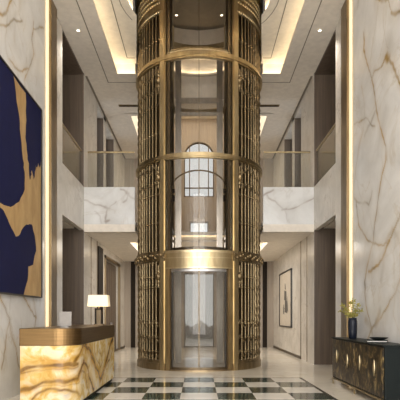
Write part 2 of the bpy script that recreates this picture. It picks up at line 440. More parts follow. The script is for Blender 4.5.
# left rear doors and dark jamb panel
b = MB().box(-3.56, -3.50, 16.78, 17.55, 0, 3.95); struct(b.build('trim_1', M['dark']), 'tall dark panel beside the left doorway', 'trim')
b = MB().box(-3.60, -3.50, 18.0, 18.12, 0, 3.79); b.box(-3.60, -3.50, 21.28, 21.4, 0, 3.79); b.box(-3.60, -3.50, 18.0, 21.4, 3.69, 3.79)
struct(b.build('trim_2', M['bronze_strip']), 'bronze frame of the left doorway', 'trim')
dr = thing('door_1', 'tall brown double door in the left rear wall', 'door', (-3.72, 19.7, 0)); dr['kind'] = 'structure'
for k in (0, 1):
    b = MB().box(-.04, .04, -1.6+1.6*k+.01, 1.6*k-.01, .01, 3.68)
    for q in range(4): b.box(.04, .055, -1.6+1.6*k+.1+.37*q, -1.6+1.6*k+.36+.37*q, .2, 3.5)
    lf = b.build('door_leaf', M['wood'], dr)
    h = MB().tube([(.05, .12 if k else -.12, 1.12), (.12, .12 if k else -.12, 1.12)], .02).tube([(.12, .12 if k else -.12, 1.0), (.12, .12 if k else -.12, 1.24)], .025).build('handle', M['steel'], lf)

# end wall
def arch_top(x): return 9.07+math.sqrt(max(0, .72**2-x*x))
b = MB()
for s in (-1, 1):
    b.box(s*.72, s*3.85, YE, 23.1, 0, ZL); b.box(s*.72, s*3.85, YE, 23.1, 4.33, 11.0)
b.box(-.72, .72, YE, 23.1, 3.55, ZL)
b.box(-.72, -.45, YE, 23.1, 4.33, 6.0); b.box(.45, .72, YE, 23.1, 4.33, 6.0)
b.box(-.72, .72, YE, 23.1, 6.0, 7.17)
n = 18
for i in range(n):
    xa, xb = -.72+1.44*i/n, -.72+1.44*(i+1)/n
    b.add([(xa, YE, arch_top(xa)), (xb, YE, arch_top(xb)), (xb, YE, 11), (xa, YE, 11), (xa, 23.1, arch_top(xa)), (xb, 23.1, arch_top(xb)), (xb, 23.1, 11), (xa, 23.1, 11)],
          [(0, 1, 2, 3), (7, 6, 5, 4), (0, 4, 5, 1)])
struct(b.build('wall_back', M['wood_grey']), 'taupe rear wall at the end of the lobby', 'wall')
for s, sd in ((-1, 'left'), (1, 'right')):
    b = MB().box(s*3.03, s*3.24, YE-.03, YE, 0, ZL-.02)
    struct(b.build('trim_3' if s < 0 else 'trim_4', M['dark']), f'narrow dark vertical slot in the rear wall on the {sd}', 'trim')

def window(name, lab, x0, x1, z0, z1, xs, zs, arched=False):
    w = thing(name, lab, 'window', (0, 22.98, 0)); w['kind'] = 'structure'
    f = MB()
    f.box(x0, x0+.05, -.05, .05, z0, z1); f.box(x1-.05, x1, -.05, .05, z0, z1); f.box(x0, x1, -.05, .05, z0, z0+.06)
    if arched:
        m = 20
        pts = [(.70*math.cos(PI*i/m), 0, z1+.70*math.sin(PI*i/m)) for i in range(m+1)]; f.tube(pts, .035, 6)
    else: f.box(x0, x1, -.05, .05, z1-.06, z1)
    for x in xs: f.box(x-.022, x+.022, -.04, .04, z0, (arch_top(x)-.02) if arched else z1)
    for z in zs: f.box(x0, x1, -.04, .04, z-.025, z+.025)
    f.build('window_frame', M['bronze'], w)
    g = MB()
    if arched:
        m = 20; pts = [(x0+.01, 0, z0), (x1-.01, 0, z0)]+[(.71*math.cos(PI*i/m), 0, z1+.71*math.sin(PI*i/m)) for i in range(m+1)]
        g.add(pts+[(p[0], .01, p[2]) for p in pts], [tuple(range(len(pts))), tuple(range(len(pts), 2*len(pts)))])
    else: g.box(x0+.01, x1-.01, 0, .01, z0, z1)
    g.build('window_pane', M['win_glass'], w)
    return w
window('window_1', 'tall arched window high in the rear wall', -.72, .72, 7.17, 9.07, (-.45, 0, .45), (7.62,), True)
window('window_2', 'tall glazed garden opening at floor level in the rear wall', -.72, .72, .0, 3.55, (0,), (), False)
window('reflection_window', 'narrow made-up window below the arched window, in place of a reflection', -.45, .45, 4.45, 6.0, (0,), (), False)  # added opening, stands in for a white reflection in the lift glass

# upper floor slab with the lift cut out, lower ceiling with its coffer
CYT = 14.85
def tower_back(x, r=1.97): return CYT+math.sqrt(max(0, r*r-x*x))
b = MB()
n = 24
for i in range(n):
    xa, xb = -1.97+3.94*i/n, -1.97+3.94*(i+1)/n
    ya = max(tower_back(xa), tower_back(xb))
    for z0, z1 in ((4.33, 4.45), (ZL, 4.16)):
        y1 = YE if z0 > 4.2 else 17.0
        b.box(xa, xb, ya if z0 > 4.2 else min(ya, 16.9), y1, z0, z1)
for s in (-1, 1): b.box(s*1.97, s*XW, YB+.15, YE, 4.33, 4.45); b.box(s*1.97, s*XW, YB+.05, 17.0, ZL, 4.16); b.box(s*2.45, s*XW, 17.0, YE, ZL, 4.16); b.box(s*2.66, s*XW, 17.0, YE, 4.16, 4.33)
b.box(-2.45, 2.45, 21.0, YE, ZL, 4.16); b.box(-2.66, 2.66, 21.2, YE, 4.16, 4.33)
b.box(-2.7, 2.7, 16.86, 21.3, 4.325, 4.34)
for s in (-1, 1): b.box(s*1.98, s*XW, YB, YB+.06, ZL, 4.33)
struct(b.build('ceiling_lower', M['ceiling']), 'cream lower lobby ceiling under the balcony with a lit coffer', 'ceiling')

# main ceiling plate, coffers and recess
def hole(y):
    if y > CYT: return math.sqrt(max(0, 1.945**2-(y-CYT)**2))
    if y > 12.6: return 1.555+(y-12)*.1345
    return math.sqrt(max(0, 1.78**2-(y-11.9)**2))
b = MB()
for s in (-1, 1):
    b.box(s*2.52, s*(XW+.02), Y0, 14.85, ZC, ZC+.03)
    b.box(s*2.55, s*(XW+.02), 18.0, YE, ZC, ZC+.03)
    n = 26
    for i in range(n):
        ya, yb = 14.85+3.15*i/n, 14.85+3.15*(i+1)/n
        b.add([(s*hole(ya), ya, ZC), (s*XW, ya, ZC), (s*XW, yb, ZC), (s*hole(yb), yb, ZC)], [(0, 1, 2, 3)])
b.box(-2.52, 2.52, Y0, 3.8, ZC, ZC+.03)
struct(b.build('ceiling', M['ceiling']), 'beige plaster main ceiling', 'ceiling')
b = MB()
for s in (-1, 1):
    b.box(s*2.74, s*2.78, 3.6, 15.09, ZC+.03, 9.42)
    b.box(s*1.99, s*2.74, 15.05, 15.09, ZC+.03, 9.42)
    ys = list(np.linspace(3.6, 10.12, 3))+list(np.linspace(10.125, 12.6, 30))+list(np.linspace(12.65, 15.08, 12))
    for ya, yb in zip(ys[:-1], ys[1:]):
        ha, hb = (hole(ya), hole(yb))
        b.add([(s*ha, ya, 9.4), (s*2.76, ya, 9.4), (s*2.76, yb, 9.4), (s*hb, yb, 9.4)], [(0, 1, 2, 3)])
b.box(-2.78, 2.78, 3.56, 3.6, ZC, 9.42)
for s in (-1, 1):                                             # rear coffer
    b.box(s*2.74, s*2.78, 17.8, YE, ZC+.03, 10.9)
b.box(-2.78, 2.78, 17.76, 17.8, ZC, 10.9); b.box(-2.8, 2.8, 17.76, YE, 10.9, 10.95)
struct(b.build('ceiling_coffer', M['cove']), 'raised cream coffer of the main ceiling washed by cove light', 'ceiling')
b = MB()
ys = list(np.linspace(10.125, 12.6, 30))+list(np.linspace(12.65, CYT, 12))+list(np.linspace(CYT+.05, CYT+1.944, 26))
for s in (-1, 1):
    for ya, yb in zip(ys[:-1], ys[1:]):
        off = .10 if yb < 14.0 else .05
        oa, ob = hole(ya)+off, hole(yb)+off
        z0 = 9.4 if yb < 15.0 else ZC
        b.add([(s*oa, ya, z0), (s*ob, yb, z0), (s*ob, yb, 11.5), (s*oa, ya, 11.5)], [(0, 1, 2, 3)])
b.box(-2.1, 2.1, 10.0, 10.13, 9.4, 11.5); b.box(-.35, .35, CYT+1.96, CYT+2.0, ZC, 11.5)
struct(b.build('ceiling_recess_side', M['ceiling']), 'lit inner side of the ceiling recess round the elevator', 'ceiling')
b = MB().arc(1.82, 1.96, PI-.75, PI+.75, 9.86, 9.92, 24, c=(0, CYT)).arc(1.84, 1.96, PI-.75, PI+.75, 10.48, 10.54, 24, c=(0, CYT))
struct(b.build('trim_ledge', M['cove']), 'curved cove ledge behind the top of the elevator shaft', 'trim')
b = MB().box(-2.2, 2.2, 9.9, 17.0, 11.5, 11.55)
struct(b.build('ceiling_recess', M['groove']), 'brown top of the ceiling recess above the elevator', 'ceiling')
# ceiling grooves and mouldings
b = MB()
for s in (-1, 1):
    b.box(s*2.90, s*2.925, 3.0, 15.4, ZC-.006, ZC+.001); b.box(s*1.98, s*2.925, 15.4, 15.425, ZC-.006, ZC+.001)
    b.box(s*2.19, s*2.21, 4.2, 14.7, 9.392, 9.401); b.box(s*1.96, s*2.21, 14.68, 14.7, 9.392, 9.401)
    b.box(s*3.49, s*XW, 15.0, YE, ZC-.02, ZC)
m = 40
for i in range(m):
    a0, a1 = 2*PI*i/m, 2*PI*(i+1)/m
    ps = []
    for r, a in ((1.99, a0), (2.01, a0), (2.01, a1), (1.99, a1)): ps.append((r*math.sin(a), 11.9-r*math.cos(a), 9.394))
    if abs(ps[0][0]) > hole(min(ps[0][1], 14.8))+.02 if 10.13 < ps[0][1] < 14.8 else True: b.add(ps, [(0, 1, 2, 3)])
struct(b.build('trim_5', M['groove']), 'thin dark shadow groove lines of the ceiling', 'trim')

# outside
b = MB().box(-30, 30, 23.1, 70, -.2, -.02); struct(b.build('terrace', M['terrace']), 'pale paved terrace outside the rear opening', 'ground')
for i, (x, y, h) in enumerate([(-.85, 30, 1.0), (.1, 31.6, 1.2), (.95, 29.9, .95)]):
    t = thing('shrub', ['leftmost haze-tinted shrub on the terrace behind the glass', 'middle and tallest haze-tinted shrub on the terrace behind the glass', 'rightmost haze-tinted shrub on the terrace behind the glass'][i], 'shrub', (x, y, -.02), 'shrubs on the terrace')
    b = MB()
    for k in range(420):
        a = random.uniform(0, 2*PI); u = random.random()**.5; zz = random.random()
        p = Vector((math.cos(a)*u*.85*(1-.5*zz*zz), math.sin(a)*u*.6, .1+zz*h*(1-.35*u)))
        d = Vector((random.gauss(0, 1), random.gauss(0, 1), random.gauss(0, 1))).normalized()*.10; e2 = d.cross(Vector((.3, .5, .8))).normalized()*.05
        b.add([p-d, p+e2, p+d, p-e2], [(0, 1, 2, 3)])
    b.build('foliage', M['hedge'], t)
    MB().tube([(0, 0, 0), (.02, 0, h*.6)], .04, 6).build('trunk', M['stem'], t)

# ================================================================== ELEVATOR TOWER
T = thing('elevator_tower', 'round brass and glass elevator shaft in the centre of the lobby', 'elevator', (0, CYT, 0))
R = 1.87; ZT = 11.4
D2 = math.radians
def arcp(name, mat, r0, r1, a0, a1, z0, z1, n=20, parent=T):
    return MB().arc(r0, r1, D2(a0), D2(a1), z0, z1, n).build(name, mat, parent)
# plinth on both sides
for a0, a1 in ((28, 150), (210, 332)):
    b = MB().arc(R-.16, R+.03, D2(a0), D2(a1), 0, .19, 40).arc(R-.14, R+.0, D2(a0), D2(a1), .19, .27, 40)
    b.build('plinth', M['brass_dark'], T)
arcp('sill', M['bronze_strip'], R-.2, R+.02, -28, 28, 0, .03)
# rings
for z0, z1, q in ((5.78, 5.93, 150), (8.49, 8.67, 180), (10.72, 10.9, 180)):
    h = z1-z0; q = D2(q)
    b = MB().arc(R-.07, R+.07, -q, q, z0+h*.25, z1-h*.25, 96).arc(R-.06, R+.045, -q, q, z0, z1, 96)
    b.build('ring_beam', M['brass'], T)
for a0, a1 in ((29, 151), (209, 331)):
    b = MB().arc(R-.08, R+.05, D2(a0), D2(a1), 3.02, 3.30, 40).arc(R-.06, R+.075, D2(a0), D2(a1), 3.10, 3.22, 40)
    for k in range(120):
        a = 2*PI*k/120; q = math.degrees(a)
        if a0 < q < a1: b.ball(((R+.075)*math.sin(a), -(R+.075)*math.cos(a), 3.16+.05*math.sin(k*2.1)), .045)
    b.build('ornate_collar', M['brass_dark'], T)
arcp('transom', M['brass'], R-.10, R+.03, -29, 29, 2.82, 3.24, 24)
b = MB().arc(R-.1, R+.05, D2(-29), D2(29), 3.22, 3.29, 24).arc(R-.1, R+.045, D2(-29), D2(29), 2.79, 2.83, 24).arc(R-.1, R+.04, D2(-29), D2(29), 3.08, 3.10, 24)
b.build('transom_moulding', M['brass_bright'], T)
# main posts: front pair, rear pair
for a in (-32.2, 32.2, 148, 212):
    b = MB().arc(R-.10, R+.05, D2(a-1.9), D2(a+1.9), .0, ZT, 4).arc(R-.12, R+.02, D2(a-3.0), D2(a+3.0), 0, ZT, 4)
    b.build('post', M['brass_bright'], T)
for s in (-1, 1):       # brass jamb panels beside the door and dark inner frames
    arcp('door_jamb', M['brass'], R-.10, R+.02, *(sorted((s*26.0, s*29.3))), 0, 2.82, 5)
    arcp('inner_frame', M['bronze'], R-.14, R+.0, *(sorted((s*25.2, s*27.6))), 3.29, ZT, 4)
    arcp('door_frame', M['bronze'], R-.14, R-.02, *(sorted((s*24.4, s*26.1))), 0.03, 2.80, 4)
# glass
for z0, z1 in ((3.30, 5.76), (5.93, 8.47), (8.68, ZT)):
    arcp('front_glass', M['lift_glass'], R-.045, R-.033, -29, 29, z0, z1, 24)
    arcp('glass_seam', M['bronze'], R-.048, R-.028, -.25, .25, z0, z1, 2)
for z0, z1 in ((.05, 3.9), (4.46, 8.9)):
    arcp('rear_glass', M['lift_glass'], R-.045, R-.033, 150, 210, z0, z1, 24)
for s in (-1, 1):
    d = arcp('sliding_door', M['door_glass'], R-.08, R-.06, *(sorted((s*.25, s*24.4))), .03, 2.80, 14)
    MB().arc(R-.09, R-.05, D2(min(s*.05, s*.5)), D2(max(s*.05, s*.5)), .03, 2.80, 2).arc(R-.09, R-.05, D2(min(s*.25, s*24.4)), D2(max(s*.25, s*24.4)), .03, .10, 12).build('door_stile', M['bronze'], d)
    MB().arc(R-.09, R-.05, D2(min(s*.25, s*24.4)), D2(max(s*.25, s*24.4)), 2.72, 2.80, 12).build('door_rail', M['steel'], d)
# dark bronze lining behind the side lattice
for a0, a1 in ((47, 146), (214, 313)):
    b = MB()
    for q0, q1 in ((0.27, 3.02), (3.3, 5.76), (5.93, 8.47), (8.68, ZT)): b.arc(R-.30, R-.28, D2(a0), D2(a1), q0, q1, 30)
    b.build('lining_panel', M['bronze'], T)
# twisted lattice bars, one mesh shared
def twisted(r, zs0, zs1, lobes, pitch, seg=10, step=.06):
    n = int((zs1-zs0)/step); vs = []; fs = []
    for i in range(n+1):
        z = zs0+(zs1-zs0)*i/n
        for k in range(seg):
            a = 2*PI*k/seg; rr = r*(1+.30*math.cos(lobes*a-z*pitch))
            vs.append((rr*math.cos(a), rr*math.sin(a), z))
    for i in range(n):
        for k in range(seg): fs.append((i*seg+k, i*seg+(k+1) % seg, (i+1)*seg+(k+1) % seg, (i+1)*seg+k))
    return MB().add(vs, fs, 0, True)
first = None; slim = None
for sgn in (1, -1):
    for k, q in enumerate(np.arange(36.5, 147, 4.6)):
        a = D2(q*sgn); rope = (q > 55) and k % 2 == 0
        p = ((R-.04)*math.sin(a), -(R-.04)*math.cos(a), 0)
        if rope:
            if first is None: first = o = twisted(.046, .27, ZT, 2, 30).build('twisted_bar', M['brass_dark'], T)
            else: o = first.copy(); COL.objects.link(o)
        else:
            if slim is None:
                b = MB().tube([(0, 0, .27), (0, 0, ZT)], .024, 10)
                for z in (.5, .9, 1.3, 2.3, 2.6, 4.1, 4.9, 5.2, 6.6, 7.4, 7.8, 9.2): b.ball((0, 0, z), .045, 8)
                slim = o = b.build('slim_bar', M['brass_dark'], T)
            else: o = slim.copy(); COL.objects.link(o)
        o.location = p
# tracery: scroll beads winding between bars, per side and section
for a0, a1 in ((37, 145), (215, 323)):
    for z0, z1 in ((.3, 3.0), (3.35, 5.7), (5.98, 8.4)):
        for band in np.arange(z0+.15, z1, .42):
            pts = []
            for i in range(61):
                a = D2(a0+(a1-a0)*i/60); z = band+.10*math.sin(i*1.25)
                pts.append(((R-.03)*math.sin(a), -(R-.03)*math.cos(a), z))
            if band < 1.4 or band > 7.6 or 4.9 < band < 5.7: MB().tube(pts, .020, 5).build('scroll_tracery', M['brass_dark'], T)
    # frieze with arch of beads at the top
    b = MB().arc(R-.07, R+.01, D2(a0-4), D2(a1+4), 9.92, 10.75, 40)
    b.build('frieze', M['brass'], T)
    b = MB()
    for k in range(50):
        q = a0-3+(a1-a0+6)*k/49; a = D2(q); rr = R+.02
        b.ball((rr*math.sin(a), -rr*math.cos(a), 9.93), .05)
    b.build('bead_moulding', M['brass_bright'], T)
    for row, z in enumerate((10.2, 10.34, 10.48, 10.62)):
        b = MB()
        for k in range(40):
            a = D2(a0-3+(a1-a0+6)*(k+.5)/40+(1.6 if row % 2 else 0)); b.ball(((R+.015)*math.sin(a), -(R+.015)*math.cos(a), z), .042)
        b.build('frieze_studs', M['brass_bright'], T)
# bead fringe on the ring, across the glass
b = MB()
for k in range(-24, 25):
    a = D2(k*1.15); b.ball(((R-.02)*math.sin(a), -(R-.02)*math.cos(a), 8.73), .03); b.tube([((R-.02)*math.sin(a), -(R-.02)*math.cos(a), 8.68), ((R-.02)*math.sin(a), -(R-.02)*math.cos(a), 8.80)], .012, 5)
b.build('bead_fringe', M['brass_bright'], T)
# small bracket scrolls hanging on the inner side of each post
for s in (-1, 1):
    for z in (8.05, 5.35, 2.6):
        a = D2(s*37); c = ((R+.0)*math.sin(a), -(R+.0)*math.cos(a))
        b = MB().ball((c[0], c[1], z), .10, 8).ball((c[0], c[1], z-.15), .065, 8).ball((c[0], c[1], z+.14), .06, 8).tube([(c[0], c[1], z-.3), (c[0], c[1], z+.3)], .03, 8)
        b.build('bracket', M['brass_dark'], T)
# guide rails
for s in (-1, 1):
    MB().box(s*.62, s*.75, .30, .42, 0.02, 9.9).box(s*.56, s*.62, .34, .38, 0.02, 9.9).build('guide_rail', M['steel'], T)
MB().box(-.75, .75, .32, .40, 8.25, 8.40).box(-.75, .75, .32, .40, 7.85, 7.95).build('rail_crossbeam', M['steel'], T)

# lift cab, parked between the floors
C = thing('elevator_cab', 'glass elevator cab with arched top inside the brass shaft', 'elevator cab', (0, 14.72, 3.36))
zb = 0
MB().lathe([(1.08, 0), (1.10, .03), (1.10, .10), (1.08, .12)], 40).build('floor_plate', M['bronze'], C)
for y in (-.85,):
    pts = [(-.80, y, .12), (-.80, y, 1.8)]+[(-.80*math.cos(PI*i/20), y, 1.8+.55*math.sin(PI*i/20)) for i in range(1, 20)]+[(.80, y, 1.8), (.80, y, .12)]
    MB().tube(pts, .024, 8).build('arch_frame', M['bronze'], C)
for s in (-1, 1): MB().tube([(s*.8, .5, .10), (s*.8, .5, .74)], .022).build('rear_post', M['bronze'], C)
MB().tube([(-.8, -.85, .72), (-.8, .5, .72)], .02).tube([(.8, -.85, .72), (.8, .5, .72)], .02).tube([(-.8, .5, .72), (.8, .5, .72)], .02).build('handrail', M['steel'], C)
for s in (-1, 1):
    MB().box(s*.79, s*.80, -.84, .49, .10, .70).build('side_glass', M['lift_glass'], C)
    MB().box(s*.70, s*.77, -.90, -.84, 1.45, 1.62).box(s*.70, s*.77, -.90, -.84, 1.70, 1.80).build('control_panel', M['dark'], C)

# ================================================================== BALUSTRADES
def balustrade(lab, p, q):
    t = thing('glass_balustrade', lab, 'railing', p, 'glass balustrades of the balcony')
    v = Vector(q)-Vector(p); L = v.length; d = v.normalized(); nrm = Vector((-d.y, d.x, 0))*.006
    a = d*.05; e3 = d*(L-.05)
    vs = [a-nrm, e3-nrm, e3+nrm, a+nrm]
    g = MB().add([(*w[:2], 0) for w in vs]+[(*w[:2], 1.08) for w in vs], [(0, 1, 2, 3), (4, 5, 6, 7), (0, 1, 5, 4), (1, 2, 6, 5), (2, 3, 7, 6), (3, 0, 4, 7)])
    g.build('glass_panel', M['rail_glass'], t)
    MB().tube([a+Vector((0, 0, 1.10)), e3+Vector((0, 0, 1.10))], .03, 8).build('handrail', M['brass'], t)
    return t
balustrade('glass balustrade with brass handrail on the front parapet left of the elevator', (-3.5, YB+.07, 5.48), (-1.95, YB+.07, 5.48))
balustrade('glass balustrade with brass handrail on the front parapet right of the elevator', (1.95, YB+.07, 5.48), (3.5, YB+.07, 5.48))
balustrade('glass balustrade along the left side passage opening', (-3.62, YA+.05, 5.48), (-3.62, YB-.05, 5.48))
balustrade('glass balustrade along the right side passage opening', (3.62, YA+.05, 5.48), (3.62, YB-.05, 5.48))

# ================================================================== CEILING FITTINGS
def downlight(x, y, z, lab, power=55):
    t = thing('recessed_downlight', lab, 'ceiling light', (x, y, z), 'recessed downlights')
    MB().arc(.042, .065, 0, 2*PI, -.012, 0, 20).build('trim_ring', M['cove'], t)
    MB().arc(.0, .041, 0, 2*PI, -.006, -.001, 20).build('lens', M['bulb'], t)
    d = bpy.data.lights.new('spot', 'SPOT'); d.energy = power; d.color = SOFT; d.spot_size = 1.9; d.spot_blend = .8; d.shadow_soft_size = .06
    o = bpy.data.objects.new('spot', d); COL.objects.link(o); o.location = (0, 0, -.03); o.parent = t
downlight(-3.17, 12.6, ZC, 'small recessed downlight in the ceiling near the left wall', 160)
downlight(3.17, 12.6, ZC, 'small recessed downlight in the ceiling near the right wall', 160)
downlight(-.75, 15.95, 11.5, 'left one of two downlights in the recess above the elevator', 40)
downlight(.75, 15.95, 11.5, 'right one of two downlights in the recess above the elevator', 40)
for s, sd in ((-1, 'left'), (1, 'right')):
    t = thing('air_vent', f'slim dark ceiling air vent slot {sd} of the elevator', 'air vent', (s*2.5, 17.1, ZC))
    MB().box(-.36, .36, -.07, .07, -.02, 0).build('frame', M['bronze_strip'], t)
    MB().box(-.33, .33, -.045, -.01, -.026, -.02).box(-.33, .33, .01, .045, -.026, -.02).build('slat', M['dark'], t)

# ================================================================== PAINTING (left wall)
pt = thing('wall_painting', 'huge abstract painting in navy blue and gold on left marble wall', 'painting', (-XP, 8.3, 1.91))
PX = -3.40; py0, py1, pz0, pz1 = 6.2, 10.33, 1.91, 5.91
MB().box(.0, .05, py0-8.3, py1-8.3, 0, pz1-pz0).build('backing', M['navy'], pt)
fr_ = MB(); w = .025
for a in ((py0-w, py0), (py1, py1+w)): fr_.box(0, .075, a[0]-8.3, a[1]-8.3, -w, pz1-pz0+w)
fr_.box(0, .075, py0-8.3, py1-8.3, -w, 0); fr_.box(0, .075, py0-8.3, py1-8.3, pz1-pz0, pz1-pz0+w)
fr_.build('frame', M['frame'], pt)
G = [(13.3, 75.5), (15.7, 92.5), (19.2, 117), (20.3, 134.5), (22.7, 159), (24.5, 172), (24.5, 189.5), (19, 201.7), (10.5, 207), (3.5, 205), (-8, 197), (-30, 178), (-45, 150), (-60, 160), (-50, 190), (-20, 201), (0, 207.7), (3.5, 210.5), (8.75, 222.7), (15.7, 236.7), (19.2, 235), (22, 229), (26, 224.5), (31.5, 224.5), (33, 230), (35, 238.5), (36, 250.7), (33, 264.7), (28, 266.5), (27.5, 280), (23.5, 295.2), (40.8, 297), (40.8, 160), (39.5, 168), (38, 163), (37, 172), (35.6, 165), (34.6, 176), (33.4, 181), (31.6, 170), (30.6, 176), (29.7, 180), (28.6, 168), (27.3, 155.5), (25.2, 138), (26.2, 120.5), (25.4, 93)]
def poly_on_painting(pts, off):
    out = []
    for x, y in pts:
        Y, Z = on_side(x, y, PX); Y = min(max(Y, py0+.01), py1-.002); Z = min(max(Z, pz0+.002), pz1-.002)
        out.append((.05+off, Y-8.3, Z-pz0))
    return out
def refine(pts, k=3):
    out = []
    for (a, b_), (c, d) in zip(pts, pts[1:]+pts[:1]):
        for i in range(k):
            t = i/k; j = .5 if i else 0
            out.append((a+(c-a)*t+random.uniform(-j, j), b_+(d-b_)*t+random.uniform(-j, j)))
    return out
gp = poly_on_painting(refine(G), .004)
tris = geometry.tessellate_polygon([[Vector(p) for p in gp]])
MB().add(gp, [tuple(t) for t in tris]).build('gold_brushwork', M['gold_paint'], pt)

# framed picture on the right rear wall
pc = thing('framed_picture', 'framed abstract print with dark frame on the right rear wall', 'picture', (XW, 19.6, 1.05))
MB().box(-.03, 0, -1.28, 1.28, .03, 2.24).build('mat_board', M['paper'], pc)
f = MB()
f.box(-.06, 0, -1.34, -1.27, 0, 2.27); f.box(-.06, 0, 1.27, 1.34, 0, 2.27); f.box(-.06, 0, -1.34, 1.34, 0, .05); f.box(-.06, 0, -1.34, 1.34, 2.22, 2.27)
f.build('frame', M['frame'], pc)
f = MB()
for (ya, yb, za, zb_) in ((-.5, .1, .55, 1.1), (-.35, .25, 1.05, 1.5), (-.15, .1, 1.5, 1.8), (.2, .45, .5, .95), (-.62, -.45, .6, 1.25), (-.1, .5, .72, .8)):
    c = [(ya, za), (yb, za+.06), (yb-.05, zb_), (ya+.08, zb_-.05)]
    f.add([(-.033, y, z) for y, z in c], [(0, 1, 2, 3)])
f.build('print', M['ink'], pc)

# ================================================================== RECEPTION DESK
DX0, DX1, DY0, DY1 = -2.87, -1.97, 7.7, 11.2; RC = .35
dk = thing('reception_desk', 'reception desk of backlit golden onyx with a brushed brass top band', 'desk', (-2.42, 9.45, 0))
ox, oy = -2.42, 9.45
def outline(off=0, n=12):
    pts = [(DX0-off, DY0-off)]
    for i in range(n+1):
        a = PI/2*i/n; pts.append((DX1-RC+(RC+off)*math.sin(a), DY0+RC-(RC+off)*math.cos(a)))
    r2 = .12
    for i in range(n+1):
        a = PI/2*i/n; pts.append((DX1-r2+(r2+off)*math.cos(a), DY1-r2+(r2+off)*math.sin(a)))
    pts.append((DX0-off, DY1+off)); return [(x-ox, y-oy) for x, y in pts]
def prism(pts, z0, z1):
    n = len(pts); return MB().add([(x, y, z0) for x, y in pts]+[(x, y, z1) for x, y in pts], [tuple(range(n)), tuple(range(n, 2*n))]+[(i, (i+1) % n, n+(i+1) % n, n+i) for i in range(n)])
prism(outline(-.04), .0, .08).build('toe_kick', M['dark'], dk)
prism(outline(-.02), 1.02, 1.28).build('core', M['dark'], dk)
prism(outline(.012), 1.02, 1.30).build('brass_band', M['band'], dk, bevel=.008)
# onyx skin: dense grid along the outline so that the veins can be laid on it
arcl = PI/2*RC; U1 = (DX1-RC-DX0)
def skin(u, z):
    if u < U1: return (DX0+u-ox, DY0-oy, z)
    if u < U1+arcl:
        a = (u-U1)/RC; return (DX1-RC+RC*math.sin(a)-ox, DY0+RC-RC*math.cos(a)-oy, z)
    return (DX1-ox, DY0+RC+(u-U1-arcl)-oy, z)
UT = U1+arcl+(DY1-DY0-RC)-.05
P, Q, vs, fs = grid_face(skin, 0, UT, .08, 1.02, .012)
b = MB().add(vs, fs, 0, True)
q = outline(-.008); nq_ = len(q)
b.add([(x, y, .08) for x, y in q]+[(x, y, 1.02) for x, y in q], [(i, (i+1) % nq_, nq_+(i+1) % nq_, nq_+i) for i in range(nq_)])
ony = b.build('onyx_panel', M['onyx'], dk)
def du(x, y):
    if x < 76:
        X, Z = on_front(x, y, DY0)
        if X > DX1-RC: u = U1+RC*math.asin(min(.95, (X-DX1+RC)/RC))*.9
        else: u = X-DX0
        return (u, Z)
    Y, Z = on_side(x, y, DX1); return (U1+arcl+(Y-DY0-RC), Z)
OV = [(1, .020, [(15, 374), (20, 371.7), (30, 366), (44, 362.6), (53, 365), (62, 366.5), (75, 367.8), (78, 365), (81, 352), (84.5, 344.2), (88, 349), (93.7, 358.6), (100.3, 379.6), (104, 371), (106.9, 361), (112.6, 340)]),
      (.9, .022, [(15, 391.5), (20, 391), (30.7, 390), (44, 383.5), (59.6, 382), (75, 383.5), (80, 376), (84.5, 362), (88, 367), (94, 388)]),
      (.7, .016, [(36, 402), (40, 398), (49, 391.4), (62, 390), (75, 396.7)]),
      (.5, .012, [(15, 376), (30, 371), (44, 367), (60, 370), (75, 371.5)]), (.45, .010, [(20, 394), (44, 388), (60, 386), (75, 388)]),
      (.5, .012, [(78, 380), (84, 372), (90, 392)]), (.5, .012, [(97, 345), (101, 356), (104, 352)]), (.6, .014, [(100, 383), (107, 366), (113, 350)]), (.5, .012, [(95, 352), (100, 366), (103, 362)])]
GV = [(.9, .085, OV[0][2]), (.9, .075, OV[1][2]), (.7, .06, OV[2][2]), (.55, .14, [(20, 378), (32, 376), (45, 373)]), (.5, .10, [(22, 350), (36, 358)]), (.5, .1, [(86, 375), (90, 370)])]
set_attr(ony, 'vein', vein_field(P, Q, [(st, w, [du(*p) for p in pts]) for st, w, pts in [(a*1.7, b_*1.7, c_) for a, b_, c_ in OV]], 5))
set_attr(ony, 'gold', vein_field(P, Q, [(st*1.3, w*1.2, [du(*p) for p in pts]) for st, w, pts in GV], 6))

# table lamp
lm = thing('table_lamp', 'table lamp with glowing cream rectangular shade on the reception desk', 'lamp', (-2.19, 10.5, 1.30))
MB().box(-.10, .10, -.06, .06, 0, .03).build('foot', M['bronze'], lm)
MB().box(-.085, -.05, -.04, .04, .03, .37).box(.05, .085, -.04, .04, .03, .37).box(-.085, .085, -.04, .04, .335, .37).box(-.05, .05, -.015, .015, .03, .335, 1).build('base', [M['dark'], M['bronze']], lm)
MB().tube([(0, 0, .37), (0, 0, .48)], .012).build('stem', M['brass'], lm)
b = MB()
for (w0, d0, w1, d1, t_) in ((.225, .13, .205, .115, 0), (.219, .124, .199, .109, 1)):
    vs = [(-w0, -d0, .41), (w0, -d0, .41), (w0, d0, .41), (-w0, d0, .41), (-w1, -d1, .655), (w1, -d1, .655), (w1, d1, .655), (-w1, d1, .655)]
    b.add(vs, [(0, 1, 5, 4), (1, 2, 6, 5), (2, 3, 7, 6), (3, 0, 4, 7)])
b.build('lamp_shade', M['shade'], lm)
d = bpy.data.lights.new('lamp_bulb', 'POINT'); d.energy = 2.5; d.color = WARM; d.shadow_soft_size = .05
o = bpy.data.objects.new('lamp_bulb', d); COL.objects.link(o); o.parent = lm; o.location = (0, 0, .53)

